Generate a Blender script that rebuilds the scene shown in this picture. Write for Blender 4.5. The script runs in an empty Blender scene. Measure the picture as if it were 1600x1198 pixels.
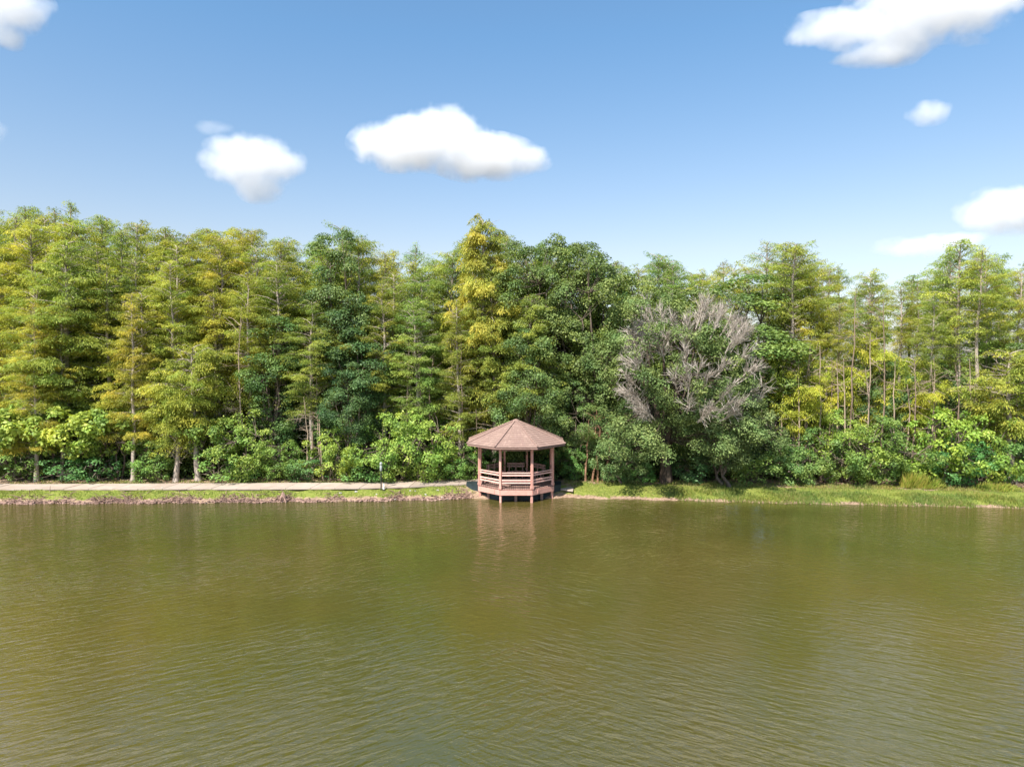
import bpy, math, random
import numpy as np
from mathutils import Vector, Matrix

C = bpy.context.scene.collection
SC = bpy.context.scene
R_ = math.radians

# ------------------------------------------------------------------ camera
FPX, CAMH, HORIZ = 1067.0, 9.3, 560.0          # focal length in px of a 1600 px wide frame, drone height, horizon row
cam = bpy.data.cameras.new('camera'); co = bpy.data.objects.new('camera', cam); C.objects.link(co)
cam.sensor_width = 36.0; cam.lens = 36.0 * FPX / 1600.0
cam.clip_start = 0.1; cam.clip_end = 6000
co.location = (0, 0, CAMH); co.rotation_euler = (R_(90) - math.atan((599 - HORIZ) / FPX), 0, 0)
SC.camera = co

# ------------------------------------------------------------------ world, sun, exposure
SUN_EL, SUN_AZ = R_(50), R_(213)               # azimuth clockwise from +Y: behind and left of the camera
w = bpy.data.worlds.new("World"); SC.world = w; w.use_nodes = True
nt = w.node_tree; nt.nodes.clear()
sky = nt.nodes.new('ShaderNodeTexSky'); sky.sky_type = 'NISHITA'; sky.sun_disc = False
sky.sun_elevation = SUN_EL; sky.sun_rotation = SUN_AZ
sky.air_density = 1.15; sky.dust_density = 1.0; sky.ozone_density = 3.0; sky.altitude = 0
bg = nt.nodes.new('ShaderNodeBackground'); bg.inputs['Strength'].default_value = 0.10
wo = nt.nodes.new('ShaderNodeOutputWorld')
tn = nt.nodes.new('ShaderNodeMix'); tn.data_type = 'RGBA'; tn.blend_type = 'MULTIPLY'; tn.inputs[0].default_value = 1
tcw = nt.nodes.new('ShaderNodeTexCoord'); spw = nt.nodes.new('ShaderNodeSeparateXYZ'); nt.links.new(tcw.outputs['Generated'], spw.inputs[0])
hz_ = nt.nodes.new('ShaderNodeValToRGB'); he = hz_.color_ramp.elements                 # humid air whitens the sky towards the horizon
he[0].position, he[0].color = .0, (.84, .84, 1.0, 1); hm = hz_.color_ramp.elements.new(.15); hm.color = (1.0, .855, .80, 1); he = [hz_.color_ramp.elements[0], hz_.color_ramp.elements[-1]]; he[1].position, he[1].color = .42, (.71, .90, .95, 1)
nt.links.new(spw.outputs[2], hz_.inputs[0]); nt.links.new(hz_.outputs[0], tn.inputs[7])
nt.links.new(sky.outputs[0], tn.inputs[6]); nt.links.new(tn.outputs[2], bg.inputs['Color']); nt.links.new(bg.outputs[0], wo.inputs['Surface'])
sl = bpy.data.lights.new('sun', 'SUN'); sl.energy = 4.3; sl.angle = R_(0.5); sl.color = (1.0, 0.955, 0.88)
so = bpy.data.objects.new('sun', sl); C.objects.link(so)
sd = Vector((math.sin(SUN_AZ) * math.cos(SUN_EL), math.cos(SUN_AZ) * math.cos(SUN_EL), math.sin(SUN_EL)))
so.rotation_euler = sd.to_track_quat('Z', 'Y').to_euler(); so.location = sd * 80
SC.view_settings.view_transform = 'Standard'; SC.view_settings.look = 'None'
SC.view_settings.gamma = 1.0; SC.view_settings.use_curve_mapping = False
SC.view_settings.exposure = 1.1
SC.render.engine = 'CYCLES'
cy = SC.cycles
cy.max_bounces = 7; cy.diffuse_bounces = 4; cy.glossy_bounces = 3; cy.transmission_bounces = 4
cy.transparent_max_bounces = 6; cy.volume_bounces = 12; cy.sample_clamp_indirect = 6
cy.volume_step_rate = 1.0; cy.volume_max_steps = 96
cy.use_denoising = True
cy.use_adaptive_sampling = True; cy.adaptive_threshold = 0.01
SC.render.film_transparent = False

# ------------------------------------------------------------------ helpers
def at(px, D, z=0.0):
    """x of a photo column at depth D"""
    return (px - 800.0) / FPX * D
def top_z(py, D):
    return CAMH + (HORIZ - py) / FPX * D

def tag(o, label=None, cat=None, group=None, kind=None):
    if label: o['label'] = label
    if cat: o['category'] = cat
    if group: o['group'] = group
    if kind: o['kind'] = kind
    return o
def empty(name, loc=(0, 0, 0), rz=0.0):
    o = bpy.data.objects.new(name, None); C.objects.link(o); o.location = loc; o.rotation_euler = (0, 0, rz)
    o.empty_display_size = 0.3
    return o

class Geo:
    """numpy mesh collector: quads and triangles, one float 'tint' per face"""
    def __init__(s): s.v = []; s.f = []; s.t = []; s.n = 0
    def add(s, V, F, tint=0.5):
        V = np.asarray(V, dtype=np.float64).reshape(-1, 3); F = np.asarray(F, dtype=np.int64)
        s.v.append(V); s.f.append(F + s.n); s.n += len(V)
        s.t.append(np.full(len(F), tint) if np.isscalar(tint) else np.asarray(tint))
    def box(s, c, d, rz=0.0, tint=0.5):
        c = np.array(c, float); d = np.array(d, float) / 2
        b = np.array([[-1,-1,-1],[1,-1,-1],[1,1,-1],[-1,1,-1],[-1,-1,1],[1,-1,1],[1,1,1],[-1,1,1]], float) * d
        cs, sn = math.cos(rz), math.sin(rz)
        b = np.stack([b[:,0]*cs - b[:,1]*sn, b[:,0]*sn + b[:,1]*cs, b[:,2]], 1) + c
        s.add(b, [[0,3,2,1],[4,5,6,7],[0,1,5,4],[1,2,6,5],[2,3,7,6],[3,0,4,7]], tint)
    def bar(s, a, b, wd, ht, tint=0.5):
        """box along a->b (may slope), width wd horizontally, height ht"""
        a = np.array(a, float); b = np.array(b, float); d = b - a; L = np.linalg.norm(d); d /= L
        side = np.cross(d, [0, 0, 1.0]); side /= np.linalg.norm(side) + 1e-9; up = np.cross(side, d)
        V = []
        for e in (a, b):
            for q, r in ((-1,-1),(1,-1),(1,1),(-1,1)): V.append(e + side*q*wd/2 + up*r*ht/2)
        s.add(V, [[0,1,2,3],[7,6,5,4],[0,4,5,1],[1,5,6,2],[2,6,7,3],[3,7,4,0]], tint)
    def tube(s, P, r, k=6, tint=0.5, cap=False):
        P = np.asarray(P, float); r = np.broadcast_to(np.asarray(r, float), (len(P),))
        T = np.gradient(P, axis=0); T /= np.linalg.norm(T, axis=1)[:, None] + 1e-9
        ref = np.array([0.31, 0.17, 0.93]) if abs(T[0][2]) < .8 else np.array([0.95, 0.25, 0.1])
        A = np.cross(T, ref); A /= np.linalg.norm(A, axis=1)[:, None] + 1e-9
        B = np.cross(T, A)
        an = np.arange(k) / k * 2 * math.pi
        V = P[:, None, :] + (A[:, None, :]*np.cos(an)[None, :, None] + B[:, None, :]*np.sin(an)[None, :, None]) * r[:, None, None]
        n = len(P); i = np.arange(n-1)[:, None]*k; j = np.arange(k)[None, :]; j2 = (j+1) % k
        F = np.stack([i+j, i+j2, i+k+j2, i+k+j], -1).reshape(-1, 4)
        s.add(V.reshape(-1, 3), F, tint)
        if cap:
            V0 = V[-1]; s.add(np.vstack([V0, P[-1]]), [[q, (q+1) % k, k] for q in range(k)], tint)
    def leaves(s, P, D, N, L, W, tint):
        n = len(P)
        D = D / (np.linalg.norm(D, axis=1)[:, None] + 1e-9)
        S = np.cross(D, N); S /= np.linalg.norm(S, axis=1)[:, None] + 1e-9
        L = np.broadcast_to(L, (n,))[:, None]; W = np.broadcast_to(W, (n,))[:, None]
        V = np.stack([P, P + D*L*.5 + S*W*.5, P + D*L, P + D*L*.5 - S*W*.5], 1).reshape(-1, 3)
        s.add(V, np.arange(4*n).reshape(-1, 4), tint)
    def mesh(s, name, flat=False):
        me = bpy.data.meshes.new(name)
        V = np.concatenate(s.v) if s.v else np.zeros((0, 3))
        me.vertices.add(len(V)); me.vertices.foreach_set('co', V.astype(np.float32).ravel())
        loops = np.concatenate([f.ravel() for f in s.f]); tot = np.concatenate([np.full(len(f), f.shape[1]) for f in s.f])
        start = np.concatenate([[0], np.cumsum(tot)[:-1]])
        me.loops.add(len(loops)); me.loops.foreach_set('vertex_index', loops.astype(np.int32))
        me.polygons.add(len(tot)); me.polygons.foreach_set('loop_start', start.astype(np.int32))
        me.polygons.foreach_set('loop_total', tot.astype(np.int32))
        a = me.attributes.new('tint', 'FLOAT', 'FACE'); a.data.foreach_set('value', np.concatenate(s.t).astype(np.float32))
        me.update(calc_edges=True); me.validate(verbose=False)
        if flat: me.polygons.foreach_set('use_smooth', [False]*len(me.polygons))
        return me
    def build(s, name, mat, parent=None, smooth=False, loc=None):
        me = s.mesh(name, flat=not smooth); me.materials.append(mat)
        o = bpy.data.objects.new(name, me); C.objects.link(o)
        if parent: o.parent = parent
        if loc: o.location = loc
        return o

# ------------------------------------------------------------------ materials
def newmat(name):
    m = bpy.data.materials.new(name); m.use_nodes = True; m.node_tree.nodes.clear()
    return m, m.node_tree.nodes, m.node_tree.links
def N(ns, t, **kw):
    n = ns.new(t)
    for k, v in kw.items(): setattr(n, k, v)
    return n
def mixcol(ns, ls, fac, a, b, blend='MIX'):
    m = N(ns, 'ShaderNodeMix', data_type='RGBA', blend_type=blend)
    for sock, val in ((m.inputs[0], fac), (m.inputs[6], a), (m.inputs[7], b)):
        if isinstance(val, bpy.types.NodeSocket): ls.new(val, sock)
        elif isinstance(val, (int, float)): sock.default_value = val
        else: sock.default_value = (*val[:3], 1)
    return m.outputs[2]
def ramp(ns, ls, src, stops):
    r = N(ns, 'ShaderNodeValToRGB'); e = r.color_ramp.elements
    e[0].position, e[0].color = stops[0][0], (*stops[0][1], 1)
    e[1].position, e[1].color = stops[-1][0], (*stops[-1][1], 1)
    for p, c in stops[1:-1]:
        q = e.new(p); q.color = (*c, 1)
    ls.new(src, r.inputs[0]); return r.outputs[0]
def noise(ns, ls, vec, scale, detail=3, rough=.55, dist=0.0):
    n = N(ns, 'ShaderNodeTexNoise'); n.inputs['Scale'].default_value = scale
    n.inputs['Detail'].default_value = detail; n.inputs['Roughness'].default_value = rough; n.inputs['Distortion'].default_value = dist
    if vec is not None: ls.new(vec, n.inputs['Vector'])
    return n.outputs['Fac']
def mapping(ns, ls, vec, scale=(1,1,1), rot=(0,0,0)):
    m = N(ns, 'ShaderNodeMapping'); m.inputs['Scale'].default_value = scale; m.inputs['Rotation'].default_value = rot
    ls.new(vec, m.inputs['Vector']); return m.outputs[0]
def objcoord(ns): return N(ns, 'ShaderNodeTexCoord').outputs['Object']
def math_(ns, ls, op, a, b=None, clamp=False):
    m = N(ns, 'ShaderNodeMath', operation=op); m.use_clamp = clamp
    for i, v in enumerate((a, b)):
        if v is None: continue
        if isinstance(v, bpy.types.NodeSocket): ls.new(v, m.inputs[i])
        else: m.inputs[i].default_value = v
    return m.outputs[0]

def leaf_mat(name, dark, mid, light, rough=.5, spec=.35, transl=.35):
    """leaf colour runs dark -> light with the leaf's own tint; the object's colour multiplies it (tree to tree variation)"""
    m, ns, ls = newmat(name)
    at_ = N(ns, 'ShaderNodeAttribute', attribute_name='tint')
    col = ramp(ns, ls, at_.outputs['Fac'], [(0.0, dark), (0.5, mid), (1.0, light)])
    oi = N(ns, 'ShaderNodeObjectInfo')
    # boughs of one crown differ: some turn golden, some stay green
    off = N(ns, 'ShaderNodeVectorMath', operation='ADD'); ls.new(objcoord(ns), off.inputs[0]); ls.new(math_(ns, ls, 'MULTIPLY', oi.outputs['Random'], 60.0), off.inputs[1])
    pn = noise(ns, ls, off.outputs[0], .55, 3, .6)
    col = mixcol(ns, ls, 1.0, col, ramp(ns, ls, pn, [(.32, (.78, .95, .95)), (.5, (1, 1, 1)), (.68, (1.13, 1.03, .88))]), 'MULTIPLY')
    col = mixcol(ns, ls, 1.0, col, oi.outputs['Color'], 'MULTIPLY')
    p = N(ns, 'ShaderNodeBsdfPrincipled'); p.inputs['Roughness'].default_value = rough
    p.inputs['Specular IOR Level'].default_value = spec
    ls.new(col, p.inputs['Base Color'])
    t = N(ns, 'ShaderNodeBsdfTranslucent')
    tc = mixcol(ns, ls, 1.0, col, (1.25, 1.2, .55), 'MULTIPLY'); ls.new(tc, t.inputs['Color'])
    mx = N(ns, 'ShaderNodeMixShader'); mx.inputs[0].default_value = transl
    ls.new(p.outputs[0], mx.inputs[1]); ls.new(t.outputs[0], mx.inputs[2])
    o = N(ns, 'ShaderNodeOutputMaterial'); ls.new(mx.outputs[0], o.inputs['Surface'])
    return m
def bark_mat(name, a, b, scale=6.0):
    m, ns, ls = newmat(name)
    oc = objcoord(ns)
    n1 = noise(ns, ls, mapping(ns, ls, oc, (scale, scale, scale*.16)), 1.0, 5, .65)
    col = ramp(ns, ls, n1, [(.32, a), (.66, b)])
    oi = N(ns, 'ShaderNodeObjectInfo')
    col = mixcol(ns, ls, 1.0, col, oi.outputs['Color'], 'MULTIPLY')
    p = N(ns, 'ShaderNodeBsdfPrincipled'); p.inputs['Roughness'].default_value = .9; p.inputs['Specular IOR Level'].default_value = .15
    ls.new(col, p.inputs['Base Color'])
    bp = N(ns, 'ShaderNodeBump'); bp.inputs['Distance'].default_value = .03; ls.new(n1, bp.inputs['Height']); ls.new(bp.outputs[0], p.inputs['Normal'])
    o = N(ns, 'ShaderNodeOutputMaterial'); ls.new(p.outputs[0], o.inputs['Surface'])
    return m
def surf_mat(name, a, b, scale=4, rough=.8, bump=.01, stretch=(1,1,1), stain=None, spec=.3):
    m, ns, ls = newmat(name)
    oc = objcoord(ns)
    n1 = noise(ns, ls, mapping(ns, ls, oc, stretch), scale, 5, .65)
    col = ramp(ns, ls, n1, [(.3, a), (.7, b)])
    if stain:
        n2 = noise(ns, ls, mapping(ns, ls, oc, stretch), scale*.31, 4, .7, .4)
        f = ramp(ns, ls, n2, [(.48, (0,0,0)), (.68, (1,1,1))])
        col = mixcol(ns, ls, math_(ns, ls, 'MULTIPLY', f, .75), col, stain)
    ta = N(ns, 'ShaderNodeAttribute', attribute_name='tint')
    col = mixcol(ns, ls, 1.0, col, ramp(ns, ls, ta.outputs['Fac'], [(0, (.6,.6,.6)), (.5, (1,1,1)), (1, (1.3,1.3,1.3))]), 'MULTIPLY')
    p = N(ns, 'ShaderNodeBsdfPrincipled'); p.inputs['Roughness'].default_value = rough; p.inputs['Specular IOR Level'].default_value = spec
    ls.new(col, p.inputs['Base Color'])
    if bump:
        bp = N(ns, 'ShaderNodeBump'); bp.inputs['Distance'].default_value = bump
        ls.new(noise(ns, ls, mapping(ns, ls, oc, stretch), scale*4, 4), bp.inputs['Height']); ls.new(bp.outputs[0], p.inputs['Normal'])
    o = N(ns, 'ShaderNodeOutputMaterial'); ls.new(p.outputs[0], o.inputs['Surface'])
    return m

M = {}
M['cypress'] = leaf_mat('cypress_needles', (.14, .18, .055), (.34, .37, .08), (.64, .59, .135), rough=.6, spec=.15, transl=.40)
M['broad']   = leaf_mat('dark_broadleaf', (.05, .08, .03), (.135, .20, .052), (.30, .37, .11), rough=.5, spec=.28, transl=.33)
M['bright']  = leaf_mat('bright_broadleaf', (.11, .17, .045), (.28, .38, .075), (.52, .58, .15), rough=.5, spec=.28, transl=.38)
M['oakleaf'] = leaf_mat('grey_green_oak_leaves', (.06, .09, .032), (.15, .205, .075), (.30, .35, .15), rough=.55, spec=.22, transl=.25)
M['bark']    = bark_mat('grey_brown_bark', (.20, .16, .125), (.52, .43, .36))
M['bark_dk'] = bark_mat('dark_bark', (.06, .045, .035), (.2, .155, .12))
M['dead']    = bark_mat('bleached_dead_wood', (.31, .26, .215), (.62, .54, .465), 3)
M['pink']    = surf_mat('faded_pink_paint', (.54, .265, .21), (.64, .345, .28), 5, .65, .004, stain=(.46, .24, .19))
M['pinklite']= surf_mat('sun_faded_pink_rail', (.68, .36, .30), (.80, .50, .42), 6, .6, .004)
M['deckw']   = surf_mat('weathered_deck_boards', (.22, .13, .105), (.36, .23, .19), 4, .85, .005, (1, 6, 1))
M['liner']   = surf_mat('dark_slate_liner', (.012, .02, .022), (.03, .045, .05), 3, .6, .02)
M['concrete']= surf_mat('pinkish_concrete', (.37, .29, .235), (.48, .39, .325), 1.4, .9, .006, stain=(.36, .27, .21))
M['stone']   = surf_mat('pale_stone', (.55, .5, .42), (.75, .7, .62), 9, .85, .01)
M['rubble']  = surf_mat('brown_roots_and_rubble', (.11, .065, .05), (.38, .245, .195), 5, .9, .01)
M['blackmetal'] = surf_mat('black_paint', (.02, .02, .02), (.035, .035, .03), 8, .5, 0)
M['greymetal']  = surf_mat('dull_grey_metal', (.25, .27, .26), (.38, .4, .39), 8, .45, 0)
M['white']   = surf_mat('white_plastic', (.68, .66, .62), (.8, .78, .74), 8, .5, 0)
M['grassblade'] = leaf_mat('grass_blades', (.12, .17, .035), (.19, .245, .05), (.36, .29, .12), rough=.6, spec=.2, transl=.3)

# ------------------------------------------------------------------ shoreline and ground
_sx = np.array([-100, 0, 200, 400, 560, 700, 745, 870, 905, 1000, 1100, 1250, 1400, 1600, 1700.])
_sy = np.array([789, 788.5, 787.5, 786, 784.5, 781.5, 780, 779, 779.5, 781.5, 784, 788, 791, 795.5, 797.])
_sD = CAMH * FPX / (_sy - HORIZ)
_sX = (_sx - 800) / FPX * _sD
def shore(x):
    x = np.asarray(x, float)
    b = np.interp(x, _sX, _sD)
    return b + .13*np.sin(x*1.7+1) + .09*np.sin(x*3.9) + .05*np.sin(x*9.1+2) + .03*np.sin(x*17.3)
def gz(x, y):
    x = np.asarray(x, float); y = np.asarray(y, float)
    s = y - shore(x)
    left = 1/(1+np.exp((x-3)/1.5))
    rise = .62*left + .52*(1-left)
    run = 1.5*left + 2.6*(1-left)
    t = np.clip(s/run, 0, 1); up = rise*(1-(1-t)**1.8)
    up = up + np.clip((s-4.2)/8, 0, 1)*.3
    h = .016*np.sin(x*2.3+y*1.1)*np.clip(s, 0, 1) + .025*np.sin(x*5.1-y*3.3)*np.clip(s, 0, 1) + .03*np.exp(-((s-.12)/.2)**2)*left
    return np.where(s > 0, up + h, np.maximum(s*.5, -2.5))

def grid_mesh(xs, ys, zf):
    X, Y = np.meshgrid(xs, ys); Z = zf(X, Y)
    V = np.stack([X, Y, Z], -1).reshape(-1, 3); nx = len(xs); ny = len(ys)
    i = (np.arange(ny-1)[:, None]*nx + np.arange(nx-1)[None, :]).ravel()
    return V, np.stack([i, i+1, i+nx+1, i+nx], 1)

m, ns, ls = newmat('bank_ground')
oc = objcoord(ns)
at_ = N(ns, 'ShaderNodeAttribute', attribute_name='tint')     # 0 bare earth .. 1 turf
n1 = noise(ns, ls, oc, .9, 5, .65); n2 = noise(ns, ls, oc, 5.5, 5, .7); n3 = noise(ns, ls, mapping(ns, ls, oc, (.35, 1.2, 1)), .8, 3)
green = ramp(ns, ls, n2, [(.3, (.11, .14, .025)), (.5, (.18, .21, .04)), (.75, (.30, .27, .09))])
earth = ramp(ns, ls, n2, [(.3, (.16, .105, .07)), (.55, (.33, .225, .155)), (.8, (.47, .35, .26))])
fac = math_(ns, ls, 'ADD', at_.outputs['Fac'], math_(ns, ls, 'MULTIPLY', math_(ns, ls, 'SUBTRACT', n1, .5), 1.7))
fac = ramp(ns, ls, fac, [(.38, (0,0,0)), (.62, (1,1,1))])
col = mixcol(ns, ls, fac, earth, green)
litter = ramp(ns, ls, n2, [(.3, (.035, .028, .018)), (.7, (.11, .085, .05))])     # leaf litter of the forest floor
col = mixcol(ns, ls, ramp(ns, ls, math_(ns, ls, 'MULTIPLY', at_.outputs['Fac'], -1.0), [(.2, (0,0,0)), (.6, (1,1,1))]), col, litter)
p = N(ns, 'ShaderNodeBsdfPrincipled'); p.inputs['Roughness'].default_value = .95; p.inputs['Specular IOR Level'].default_value = .1
ls.new(col, p.inputs['Base Color'])
bp = N(ns, 'ShaderNodeBump'); bp.inputs['Distance'].default_value = .06; ls.new(n2, bp.inputs['Height']); ls.new(bp.outputs[0], p.inputs['Normal'])
o = N(ns, 'ShaderNodeOutputMaterial'); ls.new(p.outputs[0], o.inputs['Surface'])
M['ground'] = m

def turf(x, y):
    """how grassy the ground is: bare at the waterline and under the shrubs"""
    s = y - shore(x)
    edge = np.clip((s-np.where(x < 0, .12, .1))/.4, 0, 1)
    back = np.clip((3.3-s)/.8, 0, 1)
    near_gaz = np.clip((abs(x-.3)-3.6)/1.5, 0, 1)
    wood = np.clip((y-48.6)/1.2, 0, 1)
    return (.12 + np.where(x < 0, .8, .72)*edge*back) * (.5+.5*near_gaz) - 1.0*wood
xs = np.concatenate([[-2500, -900, -300, -120, -70], np.arange(-50, 50.01, .22), [70, 120, 300, 900, 2500]])
ys = np.concatenate([[36, 38, 40], np.arange(41, 50, .12), np.arange(50, 60, 1.), [65, 75, 90, 130, 250, 600, 1400, 3000]])
V, F = grid_mesh(xs, ys, gz)
g = Geo(); cen = V[F].mean(1); g.add(V, F, turf(cen[:, 0], cen[:, 1]))
tag(g.build('ground', M['ground'], smooth=True), kind='structure')

# ------------------------------------------------------------------ water
m, ns, ls = newmat('murky_olive_water')
oc = objcoord(ns)
big = noise(ns, ls, mapping(ns, ls, oc, (1, .6, 1)), .06, 4, .55)
col = ramp(ns, ls, big, [(.38, (.057, .057, .012)), (.5, (.072, .062, .014)), (.64, (.092, .069, .017))])
p = N(ns, 'ShaderNodeBsdfPrincipled'); p.inputs['Roughness'].default_value = .06; p.inputs['IOR'].default_value = 1.8
ls.new(col, p.inputs['Base Color'])
# wind ripples: two crossing trains of short crests, each strongest in its own patches
sx = N(ns, 'ShaderNodeSeparateXYZ'); ls.new(oc, sx.inputs[0])
def crests(ang, along, across, det, dist):
    m_ = N(ns, 'ShaderNodeMapping'); m_.vector_type = 'TEXTURE'; m_.inputs['Rotation'].default_value = (0, 0, R_(ang)); m_.inputs['Scale'].default_value = (along, across, 1)
    ls.new(oc, m_.inputs['Vector']); return noise(ns, ls, m_.outputs[0], 1.0, det, .5, dist)
mask = ramp(ns, ls, math_(ns, ls, 'ADD', noise(ns, ls, mapping(ns, ls, oc, (.07, .06, 1)), 1.0, 2), math_(ns, ls, 'MULTIPLY', sx.outputs[0], .012)), [(.44, (0,0,0)), (.58, (1,1,1))])
ra = crests(33, .85, .24, 3, .35)
rb = crests(-30, .85, .22, 3, .35)
rc = crests(5, .45, .25, 3, .5)
rr = mixcol(ns, ls, mask, ra, rb)
h = math_(ns, ls, 'ADD', math_(ns, ls, 'MULTIPLY', rr, 1.0), math_(ns, ls, 'MULTIPLY', rc, .3))
gust = ramp(ns, ls, noise(ns, ls, mapping(ns, ls, oc, (.05, .09, 1)), 1.0, 3), [(.36, (.22,.22,.22)), (.62, (1,1,1))])
bp = N(ns, 'ShaderNodeBump'); bp.inputs['Distance'].default_value = .08
ls.new(gust, bp.inputs['Strength']); ls.new(h, bp.inputs['Height']); ls.new(bp.outputs[0], p.inputs['Normal'])
o = N(ns, 'ShaderNodeOutputMaterial'); ls.new(p.outputs[0], o.inputs['Surface'])
M['water'] = m
g = Geo(); g.add([[-600,-300,0],[600,-300,0],[600,62,0],[-600,62,0]], [[0,1,2,3]])
tag(g.build('water', M['water']), kind='structure')

# ------------------------------------------------------------------ path
def z_at(x, y): return float(gz(np.array([x]), np.array([y]))[0])
pth_px = [(-60, 765, 757), (150, 764.8, 756.6), (300, 764.5, 755.8), (420, 764.2, 755.2), (560, 763.2, 754.6), (640, 761, 753.3), (700, 758.2, 751.2), (760, 755.5, 749), (830, 755, 748.8), (878, 758.5, 752), (896, 761, 756)]
PF, PB = [], []
for px, yf, yb in pth_px:
    zz = .70
    Df = (CAMH-zz)*FPX/(yf-HORIZ); Db = (CAMH-zz)*FPX/(yb-HORIZ)
    PF.append((at(px, Df), Df)); PB.append((at(px, Db), Db))
PF = np.array(PF); PB = np.array(PB)
PFY = lambda x: np.interp(x, PF[:, 0], PF[:, 1]); PBY = lambda x: np.interp(x, PB[:, 0], PB[:, 1])
g = Geo(); rng = np.random.default_rng(5)
x = PF[0, 0]
k = 0
while x < PF[-1, 0]-.3:
    x2 = min(x + 1.62, PF[-1, 0]); sk = .16
    z0 = .70 + rng.uniform(-.008, .008); tl = rng.uniform(-.008, .016)
    if x > 2.5: z0 = z_at((x+x2)/2, float(PFY(x)))+.03
    if -3.4 < x < 3.2: pass
    q = [(x+.012, PFY(x)), (x2-.012, PFY(x2)), (x2-.012+sk, PBY(x2+sk)), (x+.012+sk, PBY(x+sk))]
    zb = [z0, z0+tl, z0+tl, z0]
    Vv = [(a, b, zz) for (a, b), zz in zip(q, zb)] + [(a, b, zz-.08) for (a, b), zz in zip(q, zb)]
    g.add(Vv, [[0,1,2,3],[4,5,1,0],[5,6,2,1],[6,7,3,2],[7,4,0,3]], rng.uniform(.42, .58) if x < -8 or x > 2 else .27)
    x = x2; k += 1
tag(g.build('path', M['concrete']), kind='structure')

# ------------------------------------------------------------------ gazebo
GX, GY = .27, 46.2
T8 = math.pi/8
def octv(Rad, zz, k): a = -math.pi/2 - T8 + k*math.pi/4; return (Rad*math.cos(a), Rad*math.sin(a), zz)
gaz = empty('gazebo', (GX, GY, 0))
tag(gaz, 'eight-sided pink wooden gazebo with brown shingle roof on posts in the water', 'gazebo')
DZ, FT = .90, .33                                     # deck level, rim height
RD = 2.5/math.cos(T8)
# deck boards run front to back, clipped to the octagon
g = Geo(); ap = 2.44
x = -ap
while x < ap-.01:
    xm = x+.07
    half = ap if abs(xm) < ap*math.tan(T8) else ap - (abs(xm) - ap*math.tan(T8))
    g.box((xm, 0, DZ-.02), (.125, 2*half+.06, .045), tint=random.Random(int(x*100)).uniform(.3, .7)); x += .142
g.build('deck', M['deckw'], gaz)
g = Geo()
for k in range(8):
    a, b = octv(RD, DZ-.07-FT/2, k), octv(RD, DZ-.07-FT/2, k+1)
    g.bar(a, b, .06, FT, .5)
    a2, b2 = octv(RD-.12, DZ-.25, k), octv(RD-.12, DZ-.25, k+1)
    g.bar(a2, b2, .05, .2, .2)
for q in (-1.4, -.5, .5, 1.4): g.box((q, 0, DZ-.2), (.07, 4.4, .25), tint=.3)
rim = g.build('rim_joist', M['pink'], gaz)
POSTS = [octv(RD-.06, 0, k) for k in range(8)]
POSTS[3] = (POSTS[3][0], POSTS[3][1], 0)
# order: 0 front-left, 1 front-right, 2 right-front, 3 right-rear, 4 rear-right, 5 rear-left, 6 left-rear, 7 left-front
POSTS[4] = (.80, 2.42, 0); POSTS[5] = (-.80, 2.42, 0)
for k, (x, y, _) in enumerate(POSTS):
    gp = Geo(); wd = .135
    a = math.atan2(y, x)
    rz = a if k not in (4, 5) else 0
    gp.box((x, y, (3.55+DZ-.03)/2), (wd, wd, 3.55-DZ+.03), rz)
    gp.box((x*.985, y*.985, (DZ-.42-1.0)/2), (wd-.012, wd-.012, DZ-.42+1.0), rz)
    gp.box((x, y, DZ+.08), (wd+.05, wd+.05, .16), rz)
    gp.build('post', M['pink'], gaz)
for x, y in ((-1.85, -1.12), (-.02, -1.9), (1.7, -1.3)):
    gp = Geo(); gp.box((x, y, -.1), (.17, .17, 1.7)); gp.build('pile', M['deckw'], gaz)
for k in (0, 1, 7, 2, 6):                                # railing panels
    a = POSTS[k]; b = POSTS[(k+1) % 8]
    gr = Geo()
    an = math.atan2(b[1]-a[1], b[0]-a[0]); da = np.array([math.cos(an), math.sin(an), 0])*.09
    A = np.array(a)+da; B = np.array(b)-da
    for hh, wd, ht in ((1.03, .14, .045), (.88, .045, .085), (.56, .045, .085), (.39, .045, .085)):
        gr.bar(A+[0,0,DZ+hh], B+[0,0,DZ+hh], wd, ht, .55)
    gr.build('railing', M['pinklite'], gaz)
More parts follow.
